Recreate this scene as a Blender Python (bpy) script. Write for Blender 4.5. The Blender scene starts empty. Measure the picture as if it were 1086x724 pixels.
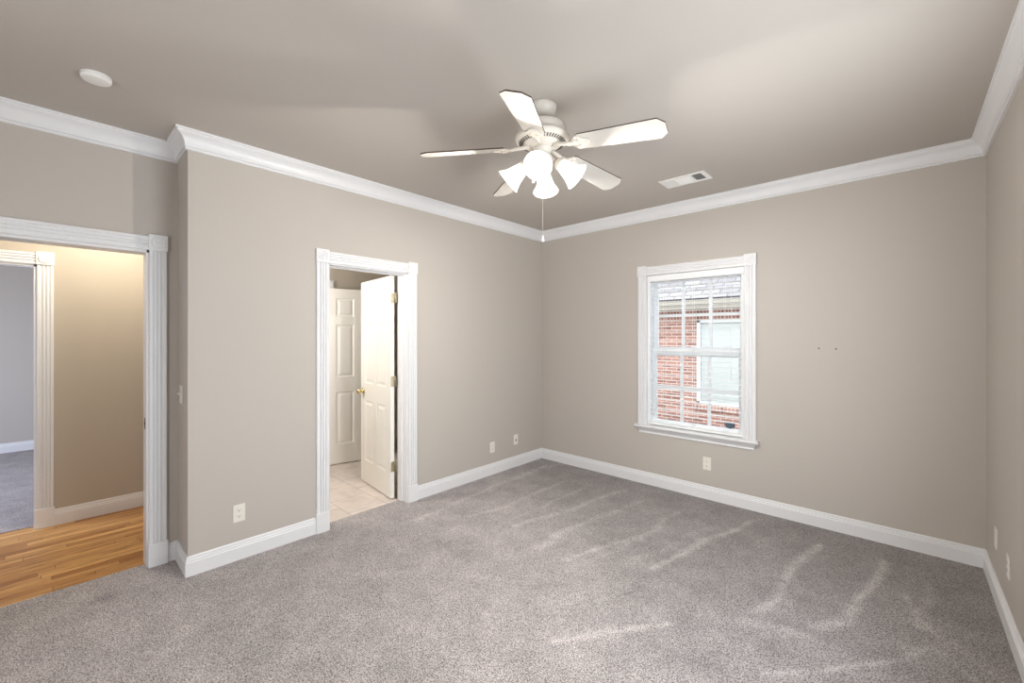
import bpy, bmesh, math, random
from mathutils import Vector, Matrix, noise

random.seed(7)
PI = math.pi
SC = bpy.context.scene
COL = SC.collection

# ------------------------------------------------------------------ camera
cam_d = bpy.data.cameras.new('camera')
cam = bpy.data.objects.new('camera', cam_d)
COL.objects.link(cam)
cam.location = (3.2342, -4.0276, 1.4798)
cam.rotation_euler = (PI / 2, 0, 0.7464)
cam_d.sensor_width = 36
cam_d.lens = 36 * 448.16 / 1086
cam_d.shift_y = -(362 - 356.68) / 1086
cam_d.clip_start = 0.05
SC.camera = cam

# ------------------------------------------------------------------ world, lights, exposure
SC.view_settings.view_transform = 'Standard'
SC.view_settings.look = 'None'
SC.view_settings.gamma = 1
SC.view_settings.use_curve_mapping = False
SC.view_settings.exposure = 0.0
SC.cycles.use_denoising = True
SC.cycles.max_bounces = 10
SC.cycles.diffuse_bounces = 6
SC.cycles.transparent_max_bounces = 32
SC.cycles.sample_clamp_indirect = 6
SC.cycles.caustics_reflective = False
SC.cycles.caustics_refractive = False

world = bpy.data.worlds.new('overcast_sky')
SC.world = world
world.use_nodes = True
bgn = world.node_tree.nodes['Background']
bgn.inputs[0].default_value = (0.90, 0.95, 1.0, 1)
bgn.inputs[1].default_value = 4.2


def area_light(name, loc, rot, sx, sy, watts, color):
    d = bpy.data.lights.new(name, 'AREA')
    d.shape = 'RECTANGLE'
    d.size, d.size_y, d.energy, d.color = sx, sy, watts, color
    o = bpy.data.objects.new(name, d)
    COL.objects.link(o)
    o.location, o.rotation_euler = loc, rot
    return o


def point_light(name, loc, radius, watts, color):
    d = bpy.data.lights.new(name, 'POINT')
    d.shadow_soft_size, d.energy, d.color = radius, watts, color
    o = bpy.data.objects.new(name, d)
    COL.objects.link(o)
    o.location = loc
    return o


# daylight coming in through the window of the right wall (just out of frame)
area_light('right_window_daylight', (3.68, -2.25, 1.34), (PI / 2 + 0.24, 0, PI / 2), 1.3, 1.45, 36, (0.86, 0.93, 1.0))
area_light('rear_fill_light', (1.95, -5.57, 1.40), (PI / 2, 0, 0), 1.2, 1.6, 14, (0.92, 0.96, 1.0))  # added dim fill from behind the camera, no window known there
# ceiling lamp of the hallway, unseen bathroom lamp at vanity height, daylight of the room across the hall
point_light('hallway_ceiling_lamp', (-1.05, -3.75, 2.42), 0.10, 30, (1.0, 0.92, 0.78))
point_light('bathroom_lamp', (-0.95, -3.08, 1.90), 0.16, 58, (0.98, 0.98, 0.97))
area_light('far_room_daylight', (-2.7, -6.38, 1.6), (PI / 2 - .75, 0, 0), 1.0, 1.5, 92, (0.62, 0.73, 1.0))

# ------------------------------------------------------------------ dimensions (metres)
H = 2.74          # ceiling
W = 3.625         # right wall
LC = -3.472       # outside corner of the left wall
AL = -0.315       # alcove wall plane
REAR = -5.60      # wall behind the camera
WT = 0.14         # wall thickness


# ------------------------------------------------------------------ materials
def new_mat(name):
    m = bpy.data.materials.new(name)
    m.use_nodes = True
    nt = m.node_tree
    return m, nt, nt.nodes['Principled BSDF']


def srgb(r, g, b):
    f = lambda c: ((c / 255 + 0.055) / 1.055) ** 2.4 if c > 10 else c / 255 / 12.92
    return (f(r), f(g), f(b), 1)


def paint(name, rgb, rough=0.6, var=0.03, scale=3.0, bump=0.0, bscale=300, spec=0.3, metal=0.0):
    """painted or plain surface: colour with a faint noise and a fine bump"""
    m, nt, p = new_mat(name)
    N, L = nt.nodes, nt.links
    tc = N.new('ShaderNodeTexCoord')
    n = N.new('ShaderNodeTexNoise')
    n.inputs['Scale'].default_value = scale
    n.inputs['Detail'].default_value = 3
    L.new(tc.outputs['Object'], n.inputs['Vector'])
    mr = N.new('ShaderNodeMapRange')
    mr.inputs['To Min'].default_value = 1 - var
    mr.inputs['To Max'].default_value = 1 + var
    L.new(n.outputs['Fac'], mr.inputs['Value'])
    mx = N.new('ShaderNodeMix')
    mx.data_type = 'RGBA'
    mx.blend_type = 'MULTIPLY'
    mx.inputs['Factor'].default_value = 1
    mx.inputs['A'].default_value = srgb(*rgb)
    L.new(mr.outputs['Result'], mx.inputs['B'])
    L.new(mx.outputs['Result'], p.inputs['Base Color'])
    p.inputs['Roughness'].default_value = rough
    p.inputs['Specular IOR Level'].default_value = spec
    p.inputs['Metallic'].default_value = metal
    if bump:
        n2 = N.new('ShaderNodeTexNoise')
        n2.inputs['Scale'].default_value = bscale
        L.new(tc.outputs['Object'], n2.inputs['Vector'])
        b = N.new('ShaderNodeBump')
        b.inputs['Strength'].default_value = bump
        b.inputs['Distance'].default_value = 0.002
        L.new(n2.outputs['Fac'], b.inputs['Height'])
        L.new(b.outputs['Normal'], p.inputs['Normal'])
    return m


M = {}
M['wall'] = paint('taupe_wall_paint', (190, 183, 175), 0.55, 0.015, 1.2, 0.10, 180)
M['ceiling'] = paint('taupe_ceiling_paint', (190, 183, 175), 0.7, 0.015, 1.0, 0.12, 140)
M['hall_wall'] = paint('tan_hallway_paint', (188, 179, 165), 0.6, 0.015, 1.2, 0.10, 180)
M['trim'] = paint('white_gloss_trim_paint', (229, 229, 230), 0.35, 0.01, 4.0, spec=0.4)
M['door'] = paint('white_door_paint', (236, 233, 226), 0.35, 0.01, 4.0, spec=0.4)
M['plastic'] = paint('ivory_plastic', (232, 228, 218), 0.4, 0.01, 8.0)
M['white_plastic'] = paint('white_plastic', (240, 238, 234), 0.45, 0.01, 8.0)
M['slot'] = paint('dark_slot', (58, 54, 50), 0.7, 0.02)
M['grille'] = paint('dark_duct', (92, 92, 92), 0.7, 0.02)
M['brass'] = paint('polished_brass', (216, 192, 136), 0.25, 0.03, 20, metal=1.0)
M['hinge'] = paint('dull_brass_hinge', (190, 180, 154), 0.4, 0.05, 40, metal=1.0)
M['dark_metal'] = paint('dark_bronze_metal', (78, 76, 76), 0.4, 0.05, 40, metal=0.7)
M['fan_white'] = paint('white_fan_enamel', (212, 206, 197), 0.4, 0.01, 6)
M['blade_white'] = paint('white_blade_laminate', (200, 195, 187), 0.45, 0.02, 8)
M['blade_edge'] = paint('dark_blade_edge', (74, 58, 48), 0.6, 0.1, 30)
M['chain'] = paint('pull_chain_metal', (215, 205, 190), 0.35, 0.05, 60, metal=0.6)
M['vinyl'] = paint('white_vinyl_window', (238, 241, 243), 0.4, 0.01, 5)
M['slat'] = paint('white_blind_slat', (240, 240, 240), 0.45, 0.01, 10)
M['cord'] = paint('white_blind_cord', (225, 225, 222), 0.8, 0.02, 60)
M['fascia'] = paint('cream_fascia_paint', (172, 165, 154), 0.7, 0.04, 4)
M['decal'] = paint('slate_blue_decal', (96, 108, 120), 0.25, 0.25, 40)
M['ground'] = paint('grey_gravel', (150, 146, 150), 0.95, 0.25, 25, 0.5, 60)
M['backing'] = paint('sheathing', (170, 160, 150), 0.9, 0.02)


def emission_mat(name, color, strength):
    m, nt, p = new_mat(name)
    p.inputs['Base Color'].default_value = (0.9, 0.88, 0.84, 1)
    p.inputs['Roughness'].default_value = 0.4
    p.inputs['Emission Color'].default_value = color
    N, L = nt.nodes, nt.links
    tc = N.new('ShaderNodeTexCoord')          # faint alabaster veins in the glass
    n = N.new('ShaderNodeTexNoise')
    n.inputs['Scale'].default_value = 14
    n.inputs['Detail'].default_value = 4
    n.inputs['Distortion'].default_value = 1.5
    L.new(tc.outputs['Object'], n.inputs['Vector'])
    mr = N.new('ShaderNodeMapRange')
    mr.inputs['To Min'].default_value = strength * 0.8
    mr.inputs['To Max'].default_value = strength * 1.2
    L.new(n.outputs['Fac'], mr.inputs['Value'])
    L.new(mr.outputs['Result'], p.inputs['Emission Strength'])
    return m


M['shade'] = emission_mat('lit_alabaster_glass', (1.0, 0.93, 0.82, 1), 3.2)
M['bulb'] = emission_mat('lit_bulb', (1.0, 0.95, 0.88, 1), 30.0)


def glass_mat():
    m = bpy.data.materials.new('window_glass')
    m.use_nodes = True
    nt = m.node_tree
    N, L = nt.nodes, nt.links
    N.remove(N['Principled BSDF'])
    t = N.new('ShaderNodeBsdfTransparent')
    t.inputs[0].default_value = (0.97, 0.985, 0.98, 1)
    g = N.new('ShaderNodeBsdfGlossy')
    g.inputs['Roughness'].default_value = 0.02
    fr = N.new('ShaderNodeFresnel')
    fr.inputs[0].default_value = 1.25
    mx = N.new('ShaderNodeMixShader')
    L.new(fr.outputs[0], mx.inputs[0])
    L.new(t.outputs[0], mx.inputs[1])
    L.new(g.outputs[0], mx.inputs[2])
    L.new(mx.outputs[0], N['Material Output'].inputs[0])
    return m


M['glass'] = glass_mat()


def carpet_mat(name, dark, light, pale, use_attr=True):
    m, nt, p = new_mat(name)
    N, L = nt.nodes, nt.links
    tc = N.new('ShaderNodeTexCoord')
    n1 = N.new('ShaderNodeTexNoise')
    n1.inputs['Scale'].default_value = 190
    n1.inputs['Detail'].default_value = 2
    n1.inputs['Roughness'].default_value = 0.7
    L.new(tc.outputs['Object'], n1.inputs['Vector'])
    cr = N.new('ShaderNodeValToRGB')
    cr.color_ramp.elements[0].position = 0.34
    cr.color_ramp.elements[0].color = srgb(*dark)
    cr.color_ramp.elements[1].position = 0.63
    cr.color_ramp.elements[1].color = srgb(*light)
    L.new(n1.outputs['Fac'], cr.inputs['Fac'])
    n2 = N.new('ShaderNodeTexNoise')           # soft unevenness of the pile
    n2.inputs['Scale'].default_value = 4.5
    n2.inputs['Detail'].default_value = 7
    n2.inputs['Roughness'].default_value = 0.62
    L.new(tc.outputs['Object'], n2.inputs['Vector'])
    mr = N.new('ShaderNodeMapRange')
    mr.inputs['From Min'].default_value = 0.3
    mr.inputs['From Max'].default_value = 0.7
    mr.inputs['To Min'].default_value = 0.84
    mr.inputs['To Max'].default_value = 1.16
    L.new(n2.outputs['Fac'], mr.inputs['Value'])
    mx = N.new('ShaderNodeMix')
    mx.data_type = 'RGBA'
    mx.blend_type = 'MULTIPLY'
    mx.inputs['Factor'].default_value = 1
    L.new(cr.outputs['Color'], mx.inputs['A'])
    L.new(mr.outputs['Result'], mx.inputs['B'])
    out = mx.outputs['Result']
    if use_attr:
        at = N.new('ShaderNodeAttribute')      # vacuum tracks and pile direction, plus painted light falloff
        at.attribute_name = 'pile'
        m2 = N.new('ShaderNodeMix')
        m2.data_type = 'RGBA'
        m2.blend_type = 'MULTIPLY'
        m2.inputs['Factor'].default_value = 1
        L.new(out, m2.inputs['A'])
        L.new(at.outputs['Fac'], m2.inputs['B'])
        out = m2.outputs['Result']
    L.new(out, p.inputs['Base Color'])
    p.inputs['Roughness'].default_value = 1.0
    p.inputs['Specular IOR Level'].default_value = 0.05
    p.inputs['Sheen Weight'].default_value = 0.15
    b = N.new('ShaderNodeBump')
    b.inputs['Strength'].default_value = 0.6
    b.inputs['Distance'].default_value = 0.006
    L.new(n1.outputs['Fac'], b.inputs['Height'])
    L.new(b.outputs['Normal'], p.inputs['Normal'])
    return m


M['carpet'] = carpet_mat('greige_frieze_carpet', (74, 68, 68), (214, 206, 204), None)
M['carpet_far'] = carpet_mat('far_room_carpet', (84, 76, 76), (180, 172, 170), None, False)


def wood_floor_mat():
    m, nt, p = new_mat('oak_strip_floor')
    N, L = nt.nodes, nt.links
    tc = N.new('ShaderNodeTexCoord')
    mp = N.new('ShaderNodeMapping')
    mp.inputs['Rotation'].default_value = (0, 0, PI / 2)
    L.new(tc.outputs['Object'], mp.inputs['Vector'])
    br = N.new('ShaderNodeTexBrick')
    br.offset = 0.0
    br.inputs['Color1'].default_value = (0, 0, 0, 1)
    br.inputs['Color2'].default_value = (1, 1, 1, 1)
    br.inputs['Mortar'].default_value = (0.2, 0.2, 0.2, 1)
    br.inputs['Scale'].default_value = 1
    br.inputs['Mortar Size'].default_value = 0.0012
    br.inputs['Brick Width'].default_value = 0.75
    br.inputs['Row Height'].default_value = 0.057
    sx = N.new('ShaderNodeSeparateXYZ')
    L.new(mp.outputs['Vector'], sx.inputs[0])
    dv = N.new('ShaderNodeMath')
    dv.operation = 'DIVIDE'
    dv.inputs[1].default_value = 0.057
    L.new(sx.outputs['Y'], dv.inputs[0])
    fl = N.new('ShaderNodeMath')
    fl.operation = 'FLOOR'
    L.new(dv.outputs[0], fl.inputs[0])
    wn_ = N.new('ShaderNodeTexWhiteNoise')
    wn_.noise_dimensions = '1D'
    L.new(fl.outputs[0], wn_.inputs['W'])
    ma = N.new('ShaderNodeMath')
    ma.operation = 'MULTIPLY_ADD'
    ma.inputs[1].default_value = 3.0
    L.new(wn_.outputs['Value'], ma.inputs[0])
    L.new(sx.outputs['X'], ma.inputs[2])
    cx_ = N.new('ShaderNodeCombineXYZ')
    L.new(ma.outputs[0], cx_.inputs['X'])
    L.new(sx.outputs['Y'], cx_.inputs['Y'])
    L.new(cx_.outputs[0], br.inputs['Vector'])
    cr = N.new('ShaderNodeValToRGB')
    cr.color_ramp.elements[0].color = srgb(172, 116, 60)
    cr.color_ramp.elements[1].color = srgb(222, 172, 106)
    L.new(br.outputs['Color'], cr.inputs['Fac'])
    mp2 = N.new('ShaderNodeMapping')
    mp2.inputs['Scale'].default_value = (26, 1.6, 1)
    L.new(tc.outputs['Object'], mp2.inputs['Vector'])
    n = N.new('ShaderNodeTexNoise')
    n.inputs['Scale'].default_value = 2.4
    n.inputs['Detail'].default_value = 6
    n.inputs['Distortion'].default_value = 1.2
    L.new(mp2.outputs['Vector'], n.inputs['Vector'])
    gr = N.new('ShaderNodeValToRGB')
    gr.color_ramp.elements[0].position = 0.30
    gr.color_ramp.elements[0].color = (0.40, 0.32, 0.26, 1)
    gr.color_ramp.elements[1].position = 0.56
    gr.color_ramp.elements[1].color = (1, 1, 1, 1)
    L.new(n.outputs['Fac'], gr.inputs['Fac'])
    mx = N.new('ShaderNodeMix')
    mx.data_type = 'RGBA'
    mx.blend_type = 'MULTIPLY'
    mx.inputs['Factor'].default_value = 0.85
    L.new(cr.outputs['Color'], mx.inputs['A'])
    L.new(gr.outputs['Color'], mx.inputs['B'])
    m3 = N.new('ShaderNodeMix')
    m3.data_type = 'RGBA'
    L.new(br.outputs['Fac'], m3.inputs['Factor'])
    L.new(mx.outputs['Result'], m3.inputs['A'])
    m3.inputs['B'].default_value = srgb(96, 60, 28)
    L.new(m3.outputs['Result'], p.inputs['Base Color'])
    p.inputs['Roughness'].default_value = 0.42
    return m


def tile_mat():
    m, nt, p = new_mat('beige_floor_tile')
    N, L = nt.nodes, nt.links
    tc = N.new('ShaderNodeTexCoord')
    mp = N.new('ShaderNodeMapping')
    mp.inputs['Location'].default_value = (0.175, 0.05, 0)
    L.new(tc.outputs['Object'], mp.inputs['Vector'])
    br = N.new('ShaderNodeTexBrick')
    br.offset = 0.5
    br.inputs['Color1'].default_value = srgb(222, 210, 202)
    br.inputs['Color2'].default_value = srgb(214, 202, 193)
    br.inputs['Mortar'].default_value = srgb(176, 164, 156)
    br.inputs['Scale'].default_value = 1
    br.inputs['Mortar Size'].default_value = 0.003
    br.inputs['Brick Width'].default_value = 0.33
    br.inputs['Row Height'].default_value = 0.33
    L.new(mp.outputs['Vector'], br.inputs['Vector'])
    n = N.new('ShaderNodeTexNoise')
    n.inputs['Scale'].default_value = 7
    n.inputs['Detail'].default_value = 6
    n.inputs['Distortion'].default_value = 1
    L.new(tc.outputs['Object'], n.inputs['Vector'])
    mr = N.new('ShaderNodeMapRange')
    mr.inputs['From Min'].default_value = 0.3
    mr.inputs['From Max'].default_value = 0.7
    mr.inputs['To Min'].default_value = 0.88
    mr.inputs['To Max'].default_value = 1.06
    L.new(n.outputs['Fac'], mr.inputs['Value'])
    mx = N.new('ShaderNodeMix')
    mx.data_type = 'RGBA'
    mx.blend_type = 'MULTIPLY'
    mx.inputs['Factor'].default_value = 1
    L.new(br.outputs['Color'], mx.inputs['A'])
    L.new(mr.outputs['Result'], mx.inputs['B'])
    L.new(mx.outputs['Result'], p.inputs['Base Color'])
    p.inputs['Roughness'].default_value = 0.4
    return m


def brick_mat(name, soldier=False):
    m, nt, p = new_mat(name)
    N, L = nt.nodes, nt.links
    tc = N.new('ShaderNodeTexCoord')
    sp = N.new('ShaderNodeSeparateXYZ')
    cb = N.new('ShaderNodeCombineXYZ')
    L.new(tc.outputs['Object'], sp.inputs[0])
    L.new(sp.outputs['X'], cb.inputs['Y' if soldier else 'X'])
    L.new(sp.outputs['Z'], cb.inputs['X' if soldier else 'Y'])
    br = N.new('ShaderNodeTexBrick')
    br.offset = 0.0 if soldier else 0.5
    br.inputs['Color1'].default_value = srgb(180, 132, 118)
    br.inputs['Color2'].default_value = srgb(134, 90, 80)
    br.inputs['Mortar'].default_value = srgb(220, 207, 198)
    br.inputs['Scale'].default_value = 1
    br.inputs['Mortar Size'].default_value = 0.006
    br.inputs['Bias'].default_value = -0.1
    br.inputs['Brick Width'].default_value = 0.20
    br.inputs['Row Height'].default_value = 0.062
    L.new(cb.outputs[0], br.inputs['Vector'])
    L.new(br.outputs['Color'], p.inputs['Base Color'])
    p.inputs['Roughness'].default_value = 0.9
    return m


def shingle_mat():
    m, nt, p = new_mat('grey_asphalt_shingles')
    N, L = nt.nodes, nt.links
    tc = N.new('ShaderNodeTexCoord')
    br = N.new('ShaderNodeTexBrick')
    br.inputs['Color1'].default_value = srgb(150, 146, 147)
    br.inputs['Color2'].default_value = srgb(126, 122, 124)
    br.inputs['Mortar'].default_value = srgb(84, 80, 82)
    br.inputs['Scale'].default_value = 1
    br.inputs['Mortar Size'].default_value = 0.008
    br.inputs['Brick Width'].default_value = 0.30
    br.inputs['Row Height'].default_value = 0.14
    L.new(tc.outputs['Object'], br.inputs['Vector'])
    L.new(br.outputs['Color'], p.inputs['Base Color'])
    p.inputs['Roughness'].default_value = 0.95
    return m


M['wood'] = wood_floor_mat()
M['tile'] = tile_mat()
M['brick'] = brick_mat('red_brick')
M['soldier'] = brick_mat('red_brick_on_end', True)
M['shingle'] = shingle_mat()


# ------------------------------------------------------------------ mesh helpers
class MB:
    """collects vertices and faces, then links them as ONE mesh object"""

    def __init__(self):
        self.v, self.f, self.mi, self.sm = [], [], [], []

    def add(self, vs, fs, mi=0, smooth=False):
        b = len(self.v)
        self.v += [tuple(x) for x in vs]
        for f in fs:
            self.f.append([b + i for i in f])
            self.mi.append(mi)
            self.sm.append(smooth)
        return self

    def box(self, x0, x1, y0, y1, z0, z1, mi=0):
        x0, x1 = min(x0, x1), max(x0, x1)
        y0, y1 = min(y0, y1), max(y0, y1)
        z0, z1 = min(z0, z1), max(z0, z1)
        vs = [(x0, y0, z0), (x1, y0, z0), (x1, y1, z0), (x0, y1, z0),
              (x0, y0, z1), (x1, y0, z1), (x1, y1, z1), (x0, y1, z1)]
        fs = [(0, 3, 2, 1), (4, 5, 6, 7), (0, 1, 5, 4), (1, 2, 6, 5), (2, 3, 7, 6), (3, 0, 4, 7)]
        return self.add(vs, fs, mi)

    def cbox(self, x0, x1, y0, y1, z0, z1, c=0.002, mi=0):
        """box with chamfered edges"""
        bm = bmesh.new()
        bmesh.ops.create_cube(bm, size=1)
        for v in bm.verts:
            v.co = ((x0 + x1) / 2 + v.co.x * abs(x1 - x0), (y0 + y1) / 2 + v.co.y * abs(y1 - y0),
                    (z0 + z1) / 2 + v.co.z * abs(z1 - z0))
        bmesh.ops.bevel(bm, geom=bm.edges[:], offset=c, segments=2, affect='EDGES', profile=0.5)
        bm.verts.index_update()
        self.add([v.co[:] for v in bm.verts], [[v.index for v in f.verts] for f in bm.faces], mi)
        bm.free()
        return self

    def extrude(self, prof, org, u, v, w, length, mi=0, smooth=False):
        """closed 2-D profile in axes u, v, extruded along w"""
        org, u, v, w = Vector(org), Vector(u), Vector(v), Vector(w)
        n = len(prof)
        vs = [org + u * a + v * b for a, b in prof] + [org + u * a + v * b + w * length for a, b in prof]
        fs = [[i, (i + 1) % n, n + (i + 1) % n, n + i] for i in range(n)]
        self.add(vs, fs, mi, smooth)
        self.add(vs[:n], [list(range(n))[::-1]], mi)
        self.add(vs[n:], [list(range(n))], mi)
        return self

    def sweep(self, prof, path, normals_left=True, z0=0.0, mi=0):
        """profile (distance from wall, z) along a mitred plan polyline; room lies to the left of travel"""
        pts = [Vector((a, b)) for a, b in path]
        rings = []
        for i, p in enumerate(pts):
            def nrm(a, b):
                d = (b - a).normalized()
                return Vector((-d.y, d.x)) if normals_left else Vector((d.y, -d.x))
            if i == 0:
                off = nrm(pts[0], pts[1])
            elif i == len(pts) - 1:
                off = nrm(pts[-2], pts[-1])
            else:
                a, b = nrm(pts[i - 1], p), nrm(p, pts[i + 1])
                off = (a + b) / (1 + a.dot(b))
            rings.append([(p.x + off.x * d, p.y + off.y * d, z0 + z) for d, z in prof])
        n = len(prof)
        vs = [q for r in rings for q in r]
        fs = []
        for k in range(len(rings) - 1):
            for i in range(n):
                j = (i + 1) % n
                fs.append([k * n + i, k * n + j, (k + 1) * n + j, (k + 1) * n + i])
        fs.append(list(range(n)))
        fs.append([(len(rings) - 1) * n + i for i in range(n)][::-1])
        return self.add(vs, fs, mi)

    def lathe(self, prof, org=(0, 0, 0), axis=(0, 0, 1), seg=32, mi=0, smooth=True):
        """profile (radius, height) turned about an axis"""
        org, ax = Vector(org), Vector(axis).normalized()
        t = Vector((1, 0, 0)) if abs(ax.x) < 0.9 else Vector((0, 1, 0))
        e1 = ax.cross(t).normalized()
        e2 = ax.cross(e1)
        n = len(prof)
        vs = []
        for k in range(seg):
            a = 2 * PI * k / seg
            d = e1 * math.cos(a) + e2 * math.sin(a)
            vs += [org + d * r + ax * h for r, h in prof]
        fs = []
        for k in range(seg):
            k2 = (k + 1) % seg
            for i in range(n - 1):
                fs.append([k * n + i, k * n + i + 1, k2 * n + i + 1, k2 * n + i])
        return self.add(vs, fs, mi, smooth)

    def tube(self, pts, r, seg=10, mi=0):
        pts = [Vector(p) for p in pts]
        rad = r if isinstance(r, (list, tuple)) else [r] * len(pts)
        up = Vector((0.13, 0.29, 0.95)).normalized()
        vs = []
        for i, p in enumerate(pts):
            d = (pts[min(i + 1, len(pts) - 1)] - pts[max(i - 1, 0)]).normalized()
            a = d.cross(up)
            if a.length < 1e-3:
                a = d.cross(Vector((1, 0, 0)))
            a.normalize()
            b = d.cross(a)
            vs += [p + (a * math.cos(2 * PI * k / seg) + b * math.sin(2 * PI * k / seg)) * rad[i] for k in range(seg)]
        fs = []
        for i in range(len(pts) - 1):
            for k in range(seg):
                k2 = (k + 1) % seg
                fs.append([i * seg + k, i * seg + k2, (i + 1) * seg + k2, (i + 1) * seg + k])
        fs.append(list(range(seg))[::-1])
        fs.append([(len(pts) - 1) * seg + k for k in range(seg)])
        return self.add(vs, fs, mi, True)

    def xform(self, mat):
        self.v = [tuple(mat @ Vector(p)) for p in self.v]
        return self

    def build(self, name, mats, parent=None, recalc=True):
        me = bpy.data.meshes.new(name)
        me.from_pydata(self.v, [], self.f)
        mats = mats if isinstance(mats, (list, tuple)) else [mats]
        for m in mats:
            me.materials.append(m)
        me.polygons.foreach_set('material_index', self.mi)
        me.polygons.foreach_set('use_smooth', self.sm)
        me.update()
        if recalc:
            bm = bmesh.new()
            bm.from_mesh(me)
            bmesh.ops.remove_doubles(bm, verts=bm.verts, dist=1e-6)
            bmesh.ops.recalc_face_normals(bm, faces=bm.faces)
            bm.to_mesh(me)
            bm.free()
        o = bpy.data.objects.new(name, me)
        COL.objects.link(o)
        if parent:
            o.parent = parent
        return o


def tag(o, label=None, cat=None, group=None, kind=None):
    if label:
        o['label'] = label
    if cat:
        o['category'] = cat
    if group:
        o['group'] = group
    if kind:
        o['kind'] = kind
    return o


def structure(o, label, cat):
    return tag(o, label, cat, kind='structure')


def empty(name, loc=(0, 0, 0), rz=0.0):
    o = bpy.data.objects.new(name, None)
    o.empty_display_size = 0.1
    COL.objects.link(o)
    o.location = loc
    o.rotation_euler = (0, 0, rz)
    return o


def copy_tree(o, parent=None):
    c = o.copy()
    COL.objects.link(c)
    c.parent = parent
    for ch in [x for x in o.children]:
        copy_tree(ch, c)
    return c


# ------------------------------------------------------------------ room shell
# opening of the bathroom door in the left wall, hall opening in the alcove wall, window in the back wall
DY0, DY1, DZ = -2.610, -1.898, 2.045
OY1, OZ = -3.619, 2.035
OY0 = -5.10
WX0, WX1, WZ0, WZ1 = 1.350, 2.236, 0.600, 2.085

wl = MB()
wl.box(-WT, 0, LC, DY0, 0, H).box(-WT, 0, DY1, 0.16, 0, H).box(-WT, 0, DY0, DY1, DZ, H)
structure(wl.build('wall_left', M['wall']), 'taupe left wall with the bathroom doorway', 'wall')
wr = MB()
wr.box(AL, -WT, LC, LC + WT, 0, H)
structure(wr.build('wall_return', M['wall']), 'narrow taupe wall return beside the hall opening', 'wall')
wa = MB()
wa.box(AL - WT, AL, OY1, LC + WT, 0, H).box(AL - WT, AL, REAR - .15, OY0, 0, H).box(AL - WT, AL, OY0, OY1, OZ, H)
structure(wa.build('wall_alcove', M['wall']), 'taupe set-back wall around the hall opening', 'wall')
wb = MB()
wb.box(0, WX0, 0, 0.16, 0, H).box(WX1, W + .15, 0, 0.16, 0, H).box(WX0, WX1, 0, 0.16, 0, WZ0 - .03).box(WX0, WX1, 0, 0.16, WZ1, H)
structure(wb.build('wall_back', M['wall']), 'taupe back wall with the window', 'wall')
wri = MB()
wri.box(W, W + 0.15, -1.60, 0, 0, H).box(W, W + 0.15, REAR - .15, -2.90, 0, H)
wri.box(W, W + 0.15, -2.90, -1.60, 0, .6).box(W, W + 0.15, -2.90, -1.60, 2.085, H)
structure(wri.build('wall_right', M['wall']), 'taupe right wall close to the camera', 'wall')
wre = MB()
for a, b in ((AL, 1.35), (2.55, W)):
    wre.box(a, b, REAR - .15, REAR, 0, H)
for a, b in ((1.35, 2.55),):  # opening added to go with the rear fill light
    wre.box(a, b, REAR - .15, REAR, 0, .6).box(a, b, REAR - .15, REAR, 2.2, H)
structure(wre.build('wall_rear', M['wall']), 'taupe wall behind the camera with an added opening for fill light', 'wall')

ce = MB()
ce.box(AL - WT, W + .15, REAR - .15, 0.16, H, H + .15)
structure(ce.build('ceiling', M['ceiling']), 'flat taupe ceiling', 'ceiling')


# carpet as a fine grid whose 'pile' attribute holds the vacuum tracks and a painted light falloff
def carpet():
    x0, x1, y0, y1, st = AL - .06, W, REAR, 0.0, 0.018
    nx, ny = int((x1 - x0) / st) + 1, int((y1 - y0) / st) + 1
    segs = [  # (x, y, x, y, half width, strength): brushed tracks on the floor, in metres
        *TRACKS]
    vs, vals = [], []
    for j in range(ny + 1):
        y = y0 + (y1 - y0) * j / ny
        for i in range(nx + 1):
            x = x0 + (x1 - x0) * i / nx
            wx = x + 0.05 * noise.noise((x * 3.1, y * 3.1, 1.7))
            wy = y + 0.05 * noise.noise((x * 3.1, y * 3.1, 7.3))
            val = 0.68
            # the pile lies the other way in the middle of the room than along the far walls; right side also darkened as painted shade
            pile_and_shade = 0.5 + 0.5 * math.tanh(2.6 * (1.0 - 0.62 * x - 0.9 * (wy + 1.55)))
            val += 0.27 * pile_and_shade
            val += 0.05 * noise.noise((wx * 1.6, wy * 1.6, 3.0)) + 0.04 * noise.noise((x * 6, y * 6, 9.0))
            g = 0.0
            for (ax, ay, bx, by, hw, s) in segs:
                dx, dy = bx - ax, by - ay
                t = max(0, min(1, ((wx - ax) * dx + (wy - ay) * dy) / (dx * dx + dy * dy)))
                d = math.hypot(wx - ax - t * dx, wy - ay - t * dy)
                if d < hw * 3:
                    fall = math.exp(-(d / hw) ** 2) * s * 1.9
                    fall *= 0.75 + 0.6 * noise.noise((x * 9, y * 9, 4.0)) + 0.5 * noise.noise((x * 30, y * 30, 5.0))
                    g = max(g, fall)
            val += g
            for (sx, sy, r, s) in SPOTS:
                d = math.hypot(x - sx, y - sy) + 0.03 * noise.noise((x * 20, y * 20, 2.0))
                val += s * math.exp(-(d / r) ** 2)
            vs.append((x, y, 0.004))
            vals.append(val)
    fs = []
    for j in range(ny):
        for i in range(nx):
            a = j * (nx + 1) + i
            if vs[a][0] < -0.045 and vs[a][1] > LC + .03:
                cx = vs[a][0]
                if not (DY0 - .02 < vs[a][1] < DY1 and cx > -0.115):
                    continue
            fs.append([a, a + 1, a + nx + 2, a + nx + 1])
    mb = MB()
    mb.add(vs, fs)
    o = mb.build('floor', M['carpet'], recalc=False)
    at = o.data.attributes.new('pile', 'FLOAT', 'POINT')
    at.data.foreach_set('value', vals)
    return o


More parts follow.
